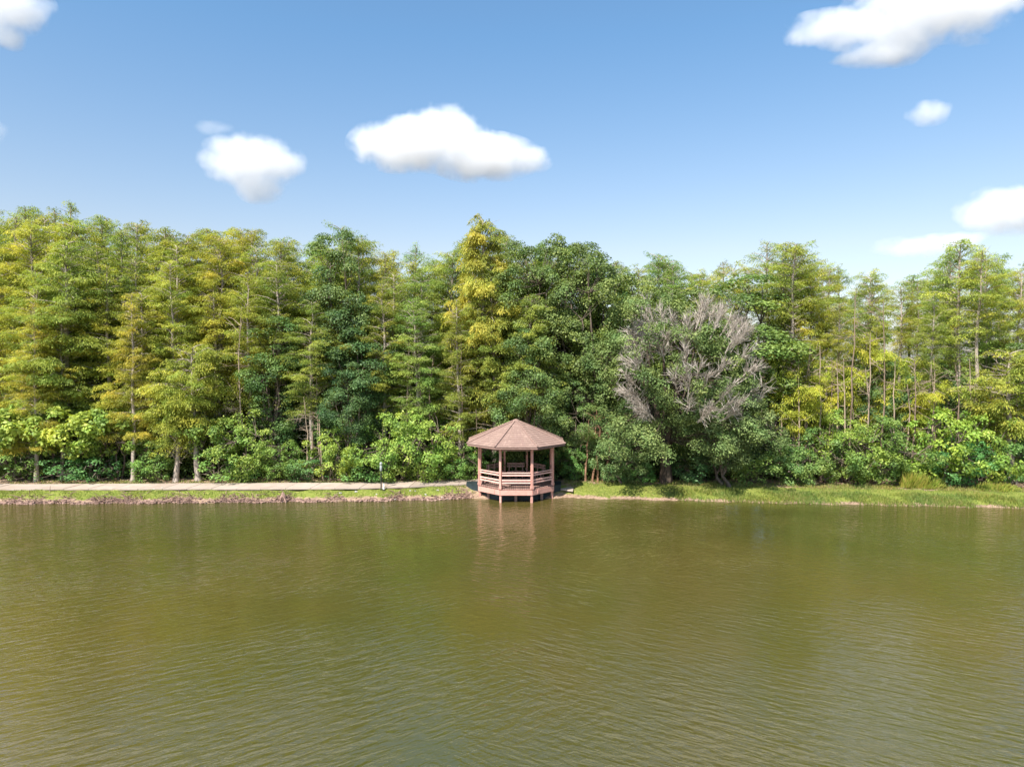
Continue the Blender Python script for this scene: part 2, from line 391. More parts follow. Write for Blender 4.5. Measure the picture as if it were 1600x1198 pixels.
# beam ring, rafters, roof
g = Geo()
for k in range(8): g.bar(octv(RD-.06, 3.46, k), octv(RD-.06, 3.46, k+1), .09, .2, .4)
for k in range(8):
    g.bar(octv(3.4, 3.62, k), (0, 0, 5.0), .06, .13, .35)
    m1 = np.array(octv(3.4, 3.62, k)); m2 = np.array(octv(3.4, 3.62, k+1)); mm = (m1+m2)/2
    g.bar(mm, (0, 0, 5.0), .05, .11, .35)
g.build('roof_frame', M['deckw'], gaz)
RO, ZE, ZA = 3.53, 3.70, 5.14
def shingle_mat():
    m, ns, ls = newmat('weathered_brown_shingles')
    oc = objcoord(ns)
    sp = N(ns, 'ShaderNodeSeparateXYZ'); ls.new(oc, sp.inputs[0])
    ang = N(ns, 'ShaderNodeMath', operation='ARCTAN2'); ls.new(sp.outputs[1], ang.inputs[0]); ls.new(sp.outputs[0], ang.inputs[1])
    cb = N(ns, 'ShaderNodeCombineXYZ'); ls.new(math_(ns, ls, 'MULTIPLY', ang.outputs[0], 7.0), cb.inputs[0]); ls.new(math_(ns, ls, 'MULTIPLY', sp.outputs[2], 2.0), cb.inputs[1])
    st = noise(ns, ls, mapping(ns, ls, cb.outputs[0], (1.5, .22, 1)), 1.0, 4, .6)       # run-off streaks down the slope
    nn = noise(ns, ls, oc, 3.2, 6, .72); n9 = noise(ns, ls, oc, 22, 3, .7)
    c1 = ramp(ns, ls, nn, [(.3, (.13, .084, .068)), (.5, (.215, .142, .114)), (.72, (.40, .27, .22))])
    c2 = mixcol(ns, ls, ramp(ns, ls, st, [(.44, (0,0,0)), (.56, (.9,.9,.9))]), c1, (.19, .12, .10))
    c3 = mixcol(ns, ls, math_(ns, ls, 'MULTIPLY', n9, .5), c2, (.50, .34, .28))
    wv = N(ns, 'ShaderNodeTexWave', wave_type='BANDS', bands_direction='Z', wave_profile='SAW'); wv.inputs['Scale'].default_value = 2.4; wv.inputs['Distortion'].default_value = .25; wv.inputs['Detail Scale'].default_value = 5
    ls.new(oc, wv.inputs['Vector'])
    p = N(ns, 'ShaderNodeBsdfPrincipled'); p.inputs['Roughness'].default_value = .9; p.inputs['Specular IOR Level'].default_value = .15
    ls.new(c3, p.inputs['Base Color'])
    bp = N(ns, 'ShaderNodeBump'); bp.inputs['Distance'].default_value = .012
    ls.new(math_(ns, ls, 'ADD', wv.outputs['Fac'], n9), bp.inputs['Height']); ls.new(bp.outputs[0], p.inputs['Normal'])
    o = N(ns, 'ShaderNodeOutputMaterial'); ls.new(p.outputs[0], o.inputs['Surface'])
    return m
M['shingle'] = shingle_mat()
g = Geo()
NR = 14; rgr = np.random.default_rng(3)
for k in range(8):                                       # each slope: shallow courses of shingles, each lapping the one below
    for j in range(NR):
        t0, t1 = j/NR, (j+1)/NR
        r0, r1 = RO*(1-t0), max(RO*(1-t1)-.03, .04)
        z0, z1 = ZE+(ZA-ZE)*t0+.012, ZE+(ZA-ZE)*t1+.002
        A0, B0, A1, B1 = octv(r0, z0, k), octv(r0, z0, k+1), octv(r1, z1, k), octv(r1, z1, k+1)
        g.add([A0, B0, B1, A1], [[0, 1, 2, 3]], .5)
        g.add([A0, B0, octv(r0, z0-.014, k+1), octv(r0, z0-.014, k)], [[0, 3, 2, 1]], .4)
    g.add([octv(RO-.02, ZE-.02, k), octv(RO-.02, ZE-.02, k+1), (0, 0, ZA-.06)], [[0, 2, 1]], .4)
roof = g.build('roof', M['shingle'], gaz)
g = Geo()
for k in range(8): g.tube([octv(RO+.01, ZE+.03, k), octv(RO*.5, (ZE+ZA)/2+.035, k), (0, 0, ZA+.03)], [.05, .05, .04], 5)
g.tube([(0,0,ZA-.08),(0,0,ZA+.02),(0,0,ZA+.07)], [.26,.19,.03], 8, cap=True)
g.build('hip_cap', M['shingle'], roof)
g = Geo()
for k in range(8): g.bar(octv(RO-.05, ZE-.085, k), octv(RO-.05, ZE-.085, k+1), .035, .11, .3)
g.build('fascia_board', M['deckw'], roof)
# benches along the rear sides
def bench(x0, y0, x1, y1, ins):
    gb = Geo(); a = np.array([x0, y0, 0.]); b = np.array([x1, y1, 0.]); d = (b-a)/np.linalg.norm(b-a); nrm = np.array([-d[1], d[0], 0])*ins
    s = Geo()
    for o_ in (.0, .14, .28): s.bar(a+nrm*(.12+o_)+[0,0,DZ+.45], b+nrm*(.12+o_)+[0,0,DZ+.45], .12, .045)
    bb = Geo()
    for hh in (.98, .80): bb.bar(a+nrm*.02+[0,0,DZ+hh], b+nrm*.02+[0,0,DZ+hh], .04, .13)
    lg = Geo()
    for t in (.12, .5, .88):
        c = a+(b-a)*t; lg.bar(c+nrm*.30+[0,0,DZ], c+nrm*.30+[0,0,DZ+.43], .09, .09) if False else lg.box(c+nrm*.28+[0,0,DZ+.21], (.09,.09,.42))
        lg.box(c+nrm*.05+[0,0,DZ+.5], (.08,.08,1.0))
    root = s.build('bench_seat', M['pinklite'], gaz); bb.build('backrest', M['deckw'], root); lg.build('bench_leg', M['deckw'], root)
bench(-.62, 1.9, .62, 1.9, -1)
bench(-2.05, .9, -1.05, 2.0, -1)
bench(1.05, 2.0, 2.05, .9, -1)

# dark liner wall holding the bank under the deck
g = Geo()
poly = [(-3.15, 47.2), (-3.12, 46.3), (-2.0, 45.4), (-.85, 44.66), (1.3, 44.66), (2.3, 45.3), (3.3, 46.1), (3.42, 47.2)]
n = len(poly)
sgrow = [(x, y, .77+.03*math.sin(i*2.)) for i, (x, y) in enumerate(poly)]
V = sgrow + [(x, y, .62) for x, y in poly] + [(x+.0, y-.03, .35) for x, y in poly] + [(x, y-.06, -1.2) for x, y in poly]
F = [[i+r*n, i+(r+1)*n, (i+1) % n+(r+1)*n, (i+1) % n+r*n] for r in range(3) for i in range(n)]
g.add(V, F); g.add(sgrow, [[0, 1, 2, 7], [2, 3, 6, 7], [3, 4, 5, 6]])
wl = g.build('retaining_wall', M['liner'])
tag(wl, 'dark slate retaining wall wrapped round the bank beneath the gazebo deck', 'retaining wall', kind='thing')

# ------------------------------------------------------------------ post with a grey head, and a white stake, beside the path
px0, D0 = 594.3, 45.15
pr = empty('marker_post', (at(px0, D0), D0, z_at(at(px0, D0), D0)))
tag(pr, 'slim black post with a small grey head standing at the edge of the path', 'post')
g = Geo(); g.tube([(0,0,-.2),(0,0,.9),(0,0,1.45)], [.042,.038,.035], 8); g.build('pole', M['blackmetal'], pr, smooth=True)
g = Geo(); g.tube([(0,0,1.28),(0,0,1.32),(0,0,1.62),(0,0,1.68)], [.05,.085,.085,.05], 8); g.build('housing', M['greymetal'], pr, smooth=True)
g = Geo(); g.tube([(0,0,1.68),(0,0,1.72),(0,0,1.82),(0,0,1.88)], [.05,.10,.09,.03], 8, cap=True); g.build('head', M['greymetal'], pr, smooth=True)
px1 = 598.2
st = empty('white_stake', (at(px1, D0), D0+.02, z_at(at(px1, D0), D0)))
tag(st, 'short white stake at the foot of the slim black post', 'stake')
g = Geo(); g.box((0,0,.18), (.085,.05,.46)); g.box((0,0,.42), (.085,.05,.05), tint=.6); g.build('shaft', M['white'], st)
g = Geo(); g.box((0,0,.02), (.16,.14,.09)); g.build('foot', M['blackmetal'], st)

# ------------------------------------------------------------------ pale stones on the grass
def rock_mesh(seed, r=.1):
    rg = np.random.default_rng(seed); import bmesh
    bm = bmesh.new(); bmesh.ops.create_icosphere(bm, subdivisions=2, radius=1)
    ph = rg.uniform(0, 6, 6)
    for v in bm.verts:
        c = v.co; k = 1+.22*math.sin(c.x*3+ph[0])*math.cos(c.y*2.7+ph[1])+.15*math.sin(c.z*5+ph[2]+c.x*4)
        v.co = Vector((c.x*k*r*1.25, c.y*k*r*.9, c.z*k*r*.6))
    me = bpy.data.meshes.new('rock'); bm.to_mesh(me); bm.free(); me.materials.append(M['stone']); return me
rocks = [rock_mesh(i) for i in range(4)]
stones = [(44,779),(56,770.5),(85,769.5),(131,770.5),(160,768),(237,767.5),(182,778),(250,778),(300,768),(412,768.5),(418,771),(509,770),(530,768),(528,771),(555,767.5),(553,776),(587,769),(596.5,771),(616,771),(640,766),(648,768),(664,769.5),(683,766),(690,771),(700,774)]
for i, (px, py) in enumerate(stones):
    D = 45.; 
    for _ in range(12):
        zz = z_at(at(px, D), D); D = (CAMH-zz)*FPX/(py-HORIZ) if py > HORIZ else D
        D = min(max(D, 43.2), 45.4)
    o = bpy.data.objects.new('stone', rocks[i % 4]); C.objects.link(o)
    o.location = (at(px, D), D, z_at(at(px, D), D)+.02); o.rotation_euler = (0, 0, i*1.3); s = .6+.5*((i*37) % 10)/10; o.scale = (s, s, s)
    tag(o, 'small pale stone lying on the grass bank between path and waterline', 'stone', 'pale stones scattered on the grass bank')

# ------------------------------------------------------------------ roots and rubble along the waterline (left of the gazebo, thin to its right)
g = Geo(); rg = np.random.default_rng(11)
def chunk(c, r, t):
    b = np.array([[0,0,1],[1,0,0],[0,1,0],[-1,0,0],[0,-1,0],[0,0,-1]], float)*r*rg.uniform(.6, 1.3, (6, 1))
    q = rg.normal(size=(3, 3)); q, _ = np.linalg.qr(q)
    g.add(b@q*[1.3,1,.8]+c, [[0,1,2],[0,2,3],[0,3,4],[0,4,1],[5,2,1],[5,3,2],[5,4,3],[5,1,4]], t)
for i in range(1900):
    px = rg.uniform(-20, 735); D = 44.; x = at(px, D)
    dens = .45+.55*math.sin(px*.045)*math.sin(px*.013+1)
    if rg.random() > dens+.25: continue
    s = abs(rg.normal(0, .10)) - .07
    y = float(shore(x))+s; chunk((x, y, max(z_at(x, y), -.02)+rg.uniform(0, .06)), rg.uniform(.03, .12), rg.uniform(.1, .95))
for i in range(380):
    px = rg.uniform(870, 1600); x = at(px, 44.); s = abs(rg.normal(0, .2))-.05
    if math.sin(px*.03+2) < -.2: continue
    y = float(shore(x))+s; chunk((x, y, max(z_at(x, y), 0)), rg.uniform(.02, .06), rg.uniform(.3, .9))
for i in range(1100):
    cpx = rg.choice([30, 62, 100, 155, 165, 190, 200, 215, 262, 275, 285, 300, 345, 352, 370, 395, 440, 442, 520, 615, 620, 700, 718, 728])
    px = cpx+rg.normal(0, 7); x = at(px, 44.2); s = abs(rg.normal(.15, .3)); y = float(shore(x))+s
    a = np.array([x, y, z_at(x, y)]); d = np.array([rg.normal(0, 1), rg.normal(-.3, .7), rg.uniform(-.3, .6)]); d /= np.linalg.norm(d)
    L = rg.uniform(.15, .55); g.tube([a, a+d*L*.5+[0,0,.04], a+d*L], [.022, .016, .007], 4, rg.uniform(.3, 1))
tag(g.build('shoreline_rubble', M['rubble']), 'pinkish brown roots and rubble strewn along the waterline', 'rubble', kind='stuff')
# one pale root flare at the waterline
x = at(440, 44.1); y = float(shore(x))+.15
g = Geo()
for k in range(11):
    a = k/11*6.28+.2; L = .36+.25*math.sin(k*2.2)
    g.tube([(0,0,.62),(math.cos(a)*.12,math.sin(a)*.1,.35),(math.cos(a)*L*.7,math.sin(a)*L*.5,.05),(math.cos(a)*L,math.sin(a)*L*.7,-.3)], [.05,.055,.04,.02], 5, .8)
sp_ = g.build('root_stump', M['rubble'], loc=(x, y, 0)); tag(sp_, 'pale splayed root stump poking from the waterline left of the gazebo', 'stump')

# ------------------------------------------------------------------ grass
rg = np.random.default_rng(21)
g = Geo()
def blades(px0, px1, s0, s1, n, h0, h1, w, tint0, tint1, lean=.35):
    px = rg.uniform(px0, px1, n); x = (px-800)/FPX*44.6; s = rg.uniform(s0, s1, n); y = shore(x)+s
    ok = ~((y > PFY(x)-.05) & (y < PBY(x)+.05) & (x < PF[-1, 0])) & ~((abs(x-GX) < 3.4) & (y > 44.4))
    patch = np.sin(x*1.1)*np.sin(x*.37+s*1.3)+.4*np.sin(x*3.1+s*4)
    ok &= rg.random(n) < np.clip(.55+.5*patch, .04, 1)
    x, y, s = x[ok], y[ok], s[ok]; n = len(x); patch = patch[ok]
    P = np.stack([x, y, gz(x, y)-.01], 1)
    D = np.stack([rg.normal(0, lean, n), rg.normal(0, lean, n), np.ones(n)], 1)
    Nn = np.stack([rg.normal(0, 1, n), rg.normal(0, 1, n), np.zeros(n)], 1)
    g.leaves(P, D, Nn, rg.uniform(h0, h1, n), w, np.clip(rg.uniform(tint0, tint1, n)+.12*patch, 0, 1))
blades(-30, 740, .25, 3.6, 60000, .04, .12, .03, .1, .75)
blades(868, 1640, .2, 4.3, 38000, .04, .15, .03, .1, .95)
blades(1060, 1640, -.12, 1.5, 24000, .10, .32, .035, .1, .8)
blades(940, 1640, 2.6, 3.9, 9000, .1, .3, .03, .3, 1)
blades(-30, 740, 2.9, 4.6, 9000, .05, .2, .04, .3, 1)
gg = g.build('grass', M['grassblade']); gg.color = (1, 1, 1, 1)
tag(gg, 'short sunlit green and straw grass covering the bank', 'grass', kind='stuff')
def tuft(px, D, n, hh, spread, label):
    g = Geo(); a = rg.uniform(0, 6.28, n); r = spread*np.sqrt(rg.random(n))
    P = np.stack([np.cos(a)*r, np.sin(a)*r*.5, np.zeros(n)], 1)
    D_ = np.stack([np.cos(a)*rg.uniform(0, .6, n)+.25, np.sin(a)*rg.uniform(0, .6, n)-.1, np.ones(n)], 1)
    g.leaves(P, D_, rg.normal(size=(n, 3))*[1, 1, .1], rg.uniform(.35, 1, n)*hh*(1.05-.75*(r/spread)**2), .045, rg.uniform(.35, 1, n))
    x = at(px, D); o = g.build('grass_tuft', M['grassblade'], loc=(x, D, z_at(x, D))); o.color = (1.25, 1.25, .8, 1)
    tag(o, label, 'grass clump')
tuft(1428, 46.2, 1500, 1.5, .75, 'tall arching pale green grass clump between the two big round shrubs')
tuft(1455, 46.0, 1300, 1.1, 1.0, 'lower yellowish grass clump just right of the tall arching one')
tuft(1560, 45.4, 1500, .7, 1.6, 'ragged green grass clump below the last shrubs near the far bank end')

# ------------------------------------------------------------------ vegetation builders
def nrm3(v): return v/(np.linalg.norm(v, axis=-1, keepdims=True)+1e-9)

def make_cypress(seed, H=18., cs=.3, R=2.4, nb=80, shape='cone', droop=.55, dens=1.0, padscale=1.0):
    rg = np.random.default_rng(seed)
    tr, lb, cr = Geo(), Geo(), Geo()
    n = 12; hs = np.linspace(-.4, H*.985, n); wx = np.cumsum(rg.normal(0, .07, n)); wy = np.cumsum(rg.normal(0, .07, n)); wx -= wx[0]; wy -= wy[0]
    tp = np.stack([wx, wy, hs], 1); rr = .19*(1-hs/H)**.75+.018; rr[0] *= 1.9; rr[1] *= 1.05
    tp = np.vstack([tp[0], [tp[0]*.6+tp[1]*.4], tp[1:]]); rr = np.concatenate([[rr[0]], [rr[0]*.72], rr[1:]])
    tr.tube(tp, rr, 9)
    ax = lambda h: np.array([np.interp(h, hs, wx), np.interp(h, hs, wy), h])
    PP, DD, NN, LL, TT = [], [], [], [], []
    az = rg.uniform(0, 6.28)
    for i in range(nb):
        t = (i+rg.uniform(0, 1))/nb; h = H*(cs+(.985-cs)*t); az += 2.4+rg.normal(0, .5)
        if shape == 'cone': prof = (1-t)**.75*.95+.13
        elif shape == 'flat': prof = (.35+.65*math.sin(min(t*1.9, 1)*math.pi/2))*(1-max(0, t-.72)/.28*.62)
        else: prof = (.55+.5*math.sin(t*math.pi))*(1-t**4*.55)
        L = R*prof*rg.uniform(.6, 1.2)
        if rg.random() < .06: L *= .3
        d = np.array([math.cos(az), math.sin(az), 0.]); a = ax(h)
        rise = rg.uniform(-.12, .5)+.45*t
        if rg.random() < .1: continue
        q = [a, a+d*L*.4+[0,0,L*rise*.5], a+d*L*.75+[0,0,L*rise*.7], a+d*L+[0,0,L*(rise*.7-.1*droop)]]
        q = np.array(q); lb.tube(q, [.045*(1-t*.5)+.01, .028, .016, .006], 4)
        npad = max(2, int(L/.42*1.9)); btint = rg.normal(.5, .12)
        sidev = np.array([-d[1], d[0], 0])
        for j in range(npad):
            s = rg.uniform(.28, 1.02)**.8; lat = rg.uniform(-.42, .42)*L*s
            c = a + d*L*s + sidev*lat; c[2] += rg.normal(0, .13)+np.interp(s, [0, .4, .75, 1], [0, rise*.5, rise*.7, rise*.7-.1*droop])*L - abs(lat)*.12
            size = rg.choice([.26, .34, .44, .6])*rg.uniform(.85, 1.15)*padscale*(1-.35*t)
            m = int(125*dens*(size/.5)**1.4)+10; tilt = rg.normal(0, .28, 2)
            ang = rg.uniform(0, 6.28, m); ra = size*np.sqrt(rg.random(m))
            dr = np.stack([np.cos(ang), np.sin(ang), np.zeros(m)], 1)
            # pad elongated along the branch
            P = dr*ra[:, None]; P = P + d*(P@d)[:, None]*.45
            P[:, 2] = P[:, 0]*tilt[0]+P[:, 1]*tilt[1]-droop*.9*(ra/size)**2*size + rg.normal(0, .05, m) + rg.uniform(-.22, .02, m)*size
            Dv = dr*rg.uniform(.3, 1, m)[:, None] + d*.35; Dv[:, 2] -= droop*rg.uniform(.2, 1.6, m)*(.3+ra/size); Dv += rg.normal(0, .25, (m, 3))
            Nv = np.stack([rg.normal(0, .45, m), rg.normal(0, .45, m), np.ones(m)], 1)+dr*.25
            PP.append(P+c); DD.append(Dv); NN.append(Nv); LL.append(rg.uniform(.08, .21, m)*(.65+.5*droop))
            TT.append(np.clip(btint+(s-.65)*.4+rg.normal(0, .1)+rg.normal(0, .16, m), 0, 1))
    for i in range(60):                                   # dead and leafless twigs showing through
        h = H*rg.uniform(cs*.55, .97); a = rg.uniform(0, 6.28); p = ax(h); l = R*rg.uniform(.3, .95)*(1-.5*h/H)
        d = np.array([math.cos(a), math.sin(a), rg.uniform(-.15, .7)]); q = p+d*l*.5+rg.normal(0, .08, 3); e = p+d*l+rg.normal(0, .1, 3)
        lb.tube([p, q, e], [.022, .015, .006], 3)
        lb.tube([q, q+nrm3(d+rg.normal(0, .6, 3))*l*.45], [.012, .005], 3)
    P, D, Nv, L, T = map(np.concatenate, (PP, DD, NN, LL, TT))
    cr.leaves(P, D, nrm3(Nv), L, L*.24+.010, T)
    return tr.mesh('trunk'), lb.mesh('limbs'), cr.mesh('crown')

def clump_leaves(cr, rg, c, out, r, m, ls_, tint, up=.5):
    u = nrm3(rg.normal(size=(m, 3))+out*.9+np.array([0, 0, .45])); rad = r*rg.uniform(.55, 1.05, m)
    P = c+u*rad[:, None]*[1, 1, .72]
    Nv = nrm3(u*.8+[0, 0, up]+rg.normal(0, .45, (m, 3)))
    D = rg.normal(size=(m, 3)); D -= Nv*(D*Nv).sum(1)[:, None]; D[:, 2] -= .25
    L = ls_*rg.uniform(.6, 1.25, m)
    cr.leaves(P, D, Nv, L, L*.62, np.clip(tint+rg.normal(0, .18, m), 0, 1))

def make_broad(seed, H=14., R=4.5, base=.25, nc=110, leaf=.2, per=190, trunk_r=.24, stems=1, cr_r=(.55, 1.0), lump=.28, low=()):
    """broad crown: limbs fork to clumps spread through a lumpy egg from base*H to H"""
    rg = np.random.default_rng(seed); tr, lb, cr = Geo(), Geo(), Geo()
    z0 = H*base; zc = (H+z0)/2; hz = (H-z0)/2
    fork = max(z0*.8, .25)
    roots = []
    for s in range(stems):
        ox, oy = (0, 0) if stems == 1 else tuple(rg.normal(0, .35, 2))
        lean = rg.normal(0, .12, 2)
        q = np.array([[ox*.6, oy*.6, -.3], [ox*.6, oy*.6, .15], [ox+lean[0], oy+lean[1], fork*.6], [ox+lean[0]*2, oy+lean[1]*2, fork]])
        r = trunk_r/math.sqrt(stems); tr.tube(q, [r*1.7, r*1.15, r*.9, r*.8], 9); roots.append((q[-1], r))
    cl = []
    ph = rg.uniform(0, 6.28, 4)
    for i in range(nc):
        u = nrm3(rg.normal(size=3)); lumpf = 1+lump*math.sin(math.atan2(u[1], u[0])*3+ph[0]+u[2]*3)+.5*lump*math.sin(u[2]*7+ph[1])
        k = rg.uniform(.45, 1.0)**.45*lumpf
        c = np.array([u[0]*R*k, u[1]*R*k, zc+u[2]*hz*min(k, 1.08)])
        if c[2] < .3: c[2] = rg.uniform(.3, .8)
        cl.append((c, u))
    for q in low: cl.append((np.array(q), np.array([0, -.8, .3])))
    limbs = []
    for i in range(9):
        rt, r = roots[i % len(roots)]; a = i*2.4+rg.uniform(-.3, .3); el = rg.uniform(.15, 1.1)
        e = np.array([math.cos(a)*R*.62*math.cos(el), math.sin(a)*R*.62*math.cos(el), zc+hz*.65*math.sin(el)*rg.uniform(.2, 1)])
        m_ = rt*.5+e*.5+[0, 0, -.1*R*.5]+rg.normal(0, .2, 3)
        L = np.array([rt, rt*.75+m_*.25+rg.normal(0, .1, 3), m_, e]); lb.tube(L, [r*.62, r*.5, r*.33, r*.12], 6); limbs.append(L)
    allp = np.concatenate([np.array([L[0]+(L[1]-L[0])*.8, L[1], L[2], (L[2]+L[3])/2, L[3]]) for L in limbs])
    for c, u in cl:
        j = np.argmin(((allp-c)**2).sum(1)); b = allp[j]
        mid = (b+c)/2+rg.normal(0, .15, 3); lb.tube([b, mid, c], [.035, .022, .008], 4)
        r = rg.uniform(*cr_r); clump_leaves(cr, rg, c, u, r, int(per*(r/.8)**2), leaf, rg.normal(.48, .15))
    return tr.mesh('trunk'), lb.mesh('limbs'), cr.mesh('crown')

def assemble(name, meshes, mats, loc, rz=0., sc=(1, 1, 1), col=(1, 1, 1), bcol=(1, 1, 1)):
    r = empty(name, loc, rz); r.scale = sc
    for pn, me, mt in zip(('trunk', 'limbs', 'crown'), meshes, mats):
        if not me.materials: me.materials.append(mt)
        o = bpy.data.objects.new(pn, me); C.objects.link(o); o.parent = r
        c = col if pn == 'crown' else bcol
        o.color = (*c, 1)
    return r

CY = [make_cypress(101, 18, .22, 2.5, 92, 'cone', .55),
      make_cypress(102, 18, .34, 2.3, 84, 'oval', .5),
      make_cypress(103, 18, .28, 2.6, 92, 'oval', .65),
      make_cypress(104, 18, .18, 2.7, 100, 'cone', .5),
      make_cypress(105, 18, .5, 2.2, 62, 'flat', .45),       # slim, bare lower trunk
      make_cypress(106, 18, .56, 2.0, 54, 'flat', .5),
      make_cypress(107, 18, .45, 2.3, 60, 'oval', .5),
      make_cypress(108, 18, .62, 1.7, 40, 'flat', .4, .8)]
CY += [make_cypress(109, 18, .2, 2.8, 96, 'oval', .75), make_cypress(110, 18, .3, 2.4, 84, 'flat', .6), make_cypress(111, 18, .42, 2.1, 66, 'oval', .4, 1.0, .9), make_cypress(112, 18, .5, 2.6, 60, 'flat', .55, 1.0, .9)]
GOLD = make_cypress(120, 20, .22, 2.9, 105, 'oval', 1.35, 1.25, 1.15)
LOWC = [make_cypress(130, 9, .28, 2.3, 46, 'oval', .75, 1.15, 1.1), make_cypress(131, 9, .36, 2.5, 42, 'flat', .8, 1.15, 1.15)]
BR = [make_broad(201, 17, 3.3, .22, 150, .16, 280), make_broad(202, 15, 2.8, .2, 120, .155, 270),
      make_broad(203, 12, 3.0, .15, 110, .16, 270), make_broad(204, 14, 1.7, .25, 80, .15, 260)]
SH = [make_broad(301, 4.6, 2.5, .02, 95, .17, 190, .1, 4, (.3, .75), .3), make_broad(302, 4.2, 2.2, .02, 80, .18, 190, .1, 4, (.3, .7), .35),
      make_broad(303, 3.6, 2.0, .02, 65, .15, 230, .08, 5, (.3, .65), .32), make_broad(304, 2.2, 1.3, .0, 42, .16, 150, .05, 4, (.3, .5), .2)]
CAN = make_broad(320, 4.4, 2.1, .42, 62, .24, 170, .09, 2, (.4, .7), .3)           # bushy crown carried on stems
mC = (M['bark'], M['bark'], M['cypress']); mB = (M['bark_dk'], M['bark_dk'], M['broad']); mS = (M['bark_dk'], M['bark_dk'], M['bright'])
for ms, mt in [(c, mC) for c in CY+LOWC+[GOLD]]+[(b, mB) for b in BR]:
    for me, q in zip(ms, mt):
        if not me.materials: me.materials.append(q)
for ms in SH+[CAN]:
    for me, q in zip(ms, mS):
        if not me.materials: me.materials.append(q)

ORD = 'first second third fourth fifth sixth seventh eighth ninth tenth eleventh twelfth thirteenth fourteenth fifteenth sixteenth seventeenth eighteenth nineteenth twentieth'.split()
def ordinal(i):
    if i < 20: return ORD[i]
    tens = {2: 'twenty', 3: 'thirty', 4: 'forty'}[(i+1)//10]; u = (i+1) % 10
    return (tens+'-'+ORD[u-1]) if u else tens[:-1]+'ieth'

SKX = [-60,0,60,120,145,190,240,290,350,385,430,470,510,540,570,600,640,680,720,755,790,815,850,900,930,970,1000,1030,1070,1100,1140,1180,1200,1240,1290,1330,1380,1440,1490,1540,1560,1600,1660]
SKY_ = [318,318,312,308,335,332,348,355,350,345,358,362,365,355,372,388,392,398,372,345,358,375,372,378,390,400,402,398,418,412,405,408,382,380,405,428,412,424,378,392,398,382,380]
def skyl(px): return float(np.interp(px, SKX, SKY_))
rnd = random.Random(77)

def plant_cyp(px, D, ytop, var, col, wscale=1.0, store=None, name='bald_cypress', ref=18.):
    x = at(px, D); z = z_at(x, D); H = top_z(ytop, D)-z
    s = H/ref; sw = min(max(s, .72), 1.15)*wscale
    r = assemble(name, var, mC, (x, D, z), rnd.uniform(0, 6.28), (sw, sw, s), col)
    if store is not None: store.append((px, r, col))
    return r

rows = {}
def hue(px):
    """yellow-gold on the left, greener towards the middle, fresh green-gold at the right"""
    g_ = rnd.uniform(-1, 1)
    if px < 440: base = (.93, 1.0, .88)
    elif px < 700: base = (.80, .92, .9)
    elif px < 1080: base = (.72, .88, .95)
    else: base = (.88, .98, .9)
    k = rnd.uniform(.8, 1.14); t = rnd.uniform(-.12, .16)
    return (base[0]*k*(1+t), base[1]*k, base[2]*k*(1-t))
dark_zone = lambda px: 815 < px < 965
ROWS = [('front', 50.3, 2.7, .58, .86), ('second', 53.2, 2.8, .78, .97), ('third', 56.3, 3.0, .92, 1.0), ('fourth', 59.8, 3.2, .95, 1.0), ('rearmost', 64.5, 3.4, .97, 1.02)]
for rn, D, sp, lo, hi in ROWS:
    L = rows[rn] = []
    x = at(-25, D)+rnd.uniform(0, 1)
    while x < at(1625, D):
        px = 800+x*FPX/D
        Dj = D+rnd.uniform(-.9, .9)
        ys = skyl(px)+4; full = 560-ys+60
        f = rnd.uniform(lo, hi); ytop = 620-(620-ys)*f if rn != 'front' else 620-(620-ys)*f
        right = px > 1090
        skip = (rn == 'front' and (870 < px < 1235 or right and rnd.random() < (.22 if px < 1230 else .5))) or (rn == 'second' and 820 < px < 960) or (rn == 'second' and 985 < px < 1180) \
            or (rn == 'second' and 700 < px < 800) or (rn == 'rearmost' and right and rnd.random() < .5)
        if not skip:
            if rn == 'front' and px < 860: var = CY[rnd.choice([0, 2, 3, 1, 8, 9])]
            elif right: var = CY[rnd.choice([4, 5, 6, 10, 7, 11])]
            else: var = CY[rnd.choice([0, 1, 2, 3, 6, 8, 9, 10])]
            plant_cyp(px, Dj, ytop, var, hue(px), rnd.uniform(.72, 1.0) if right else rnd.uniform(.95, 1.25), L)
        x += sp*rnd.uniform(.8, 1.2)*(1.12 if right else 1.0)
for rn, L in rows.items():
    L.sort(key=lambda q: q[0])
    for i, (px, r, col) in enumerate(L):
        zone = 'above the left path' if px < 430 else 'between path and gazebo' if px < 720 else 'behind the gazebo' if px < 880 else 'behind the big oak' if px < 1200 else 'above the right bank'
        look = 'golden-green' if col[0]/col[1] > 1.04 else 'yellow-green' if col[0]/col[1] > .93 else 'mid-green'
        tag(r, f'{look} bald cypress {zone}, {ordinal(i)} from left in the {rn} row', 'tree', f'bald cypresses of the {rn} row')

# single trees the photograph picks out
t = plant_cyp(757, 51.8, 340, GOLD, (1.04, .97, .8), 1.0, ref=20.); tag(t, 'tall golden cypress with drooping tufts rising left of the gazebo roof', 'tree')
for px, D, yt, var, lab in [(53, 47.9, 470, 3, 'slim cypress with a bare grey trunk by the path at the left picture edge'),
                            (205, 48.0, 455, 0, 'cypress by the path, its trunk wrapped by the yellow-green bushes'),
                            (272, 47.9, 560, 1, 'young cypress with a clean pale trunk beside the path'),
                            (308, 48.1, 540, 2, 'young cypress with drooping fronds just right of the pale-trunked one')]:
    H = top_z(yt, D)
    if H < 12: t = plant_cyp(px, D, yt, LOWC[0 if px < 290 else 1], (.95, 1.0, .85), .95, ref=9.)
    else: t = plant_cyp(px, D, yt, CY[var], (1.15, 1.02, .85), .95)
    tag(t, lab, 'tree', 'cypresses beside the path')
t = plant_cyp(1588, 47.6, 548, LOWC[1], (1.0, 1.0, .85), 1.25, ref=9.); tag(t, 'low spreading golden cypress at the right picture edge', 'tree')
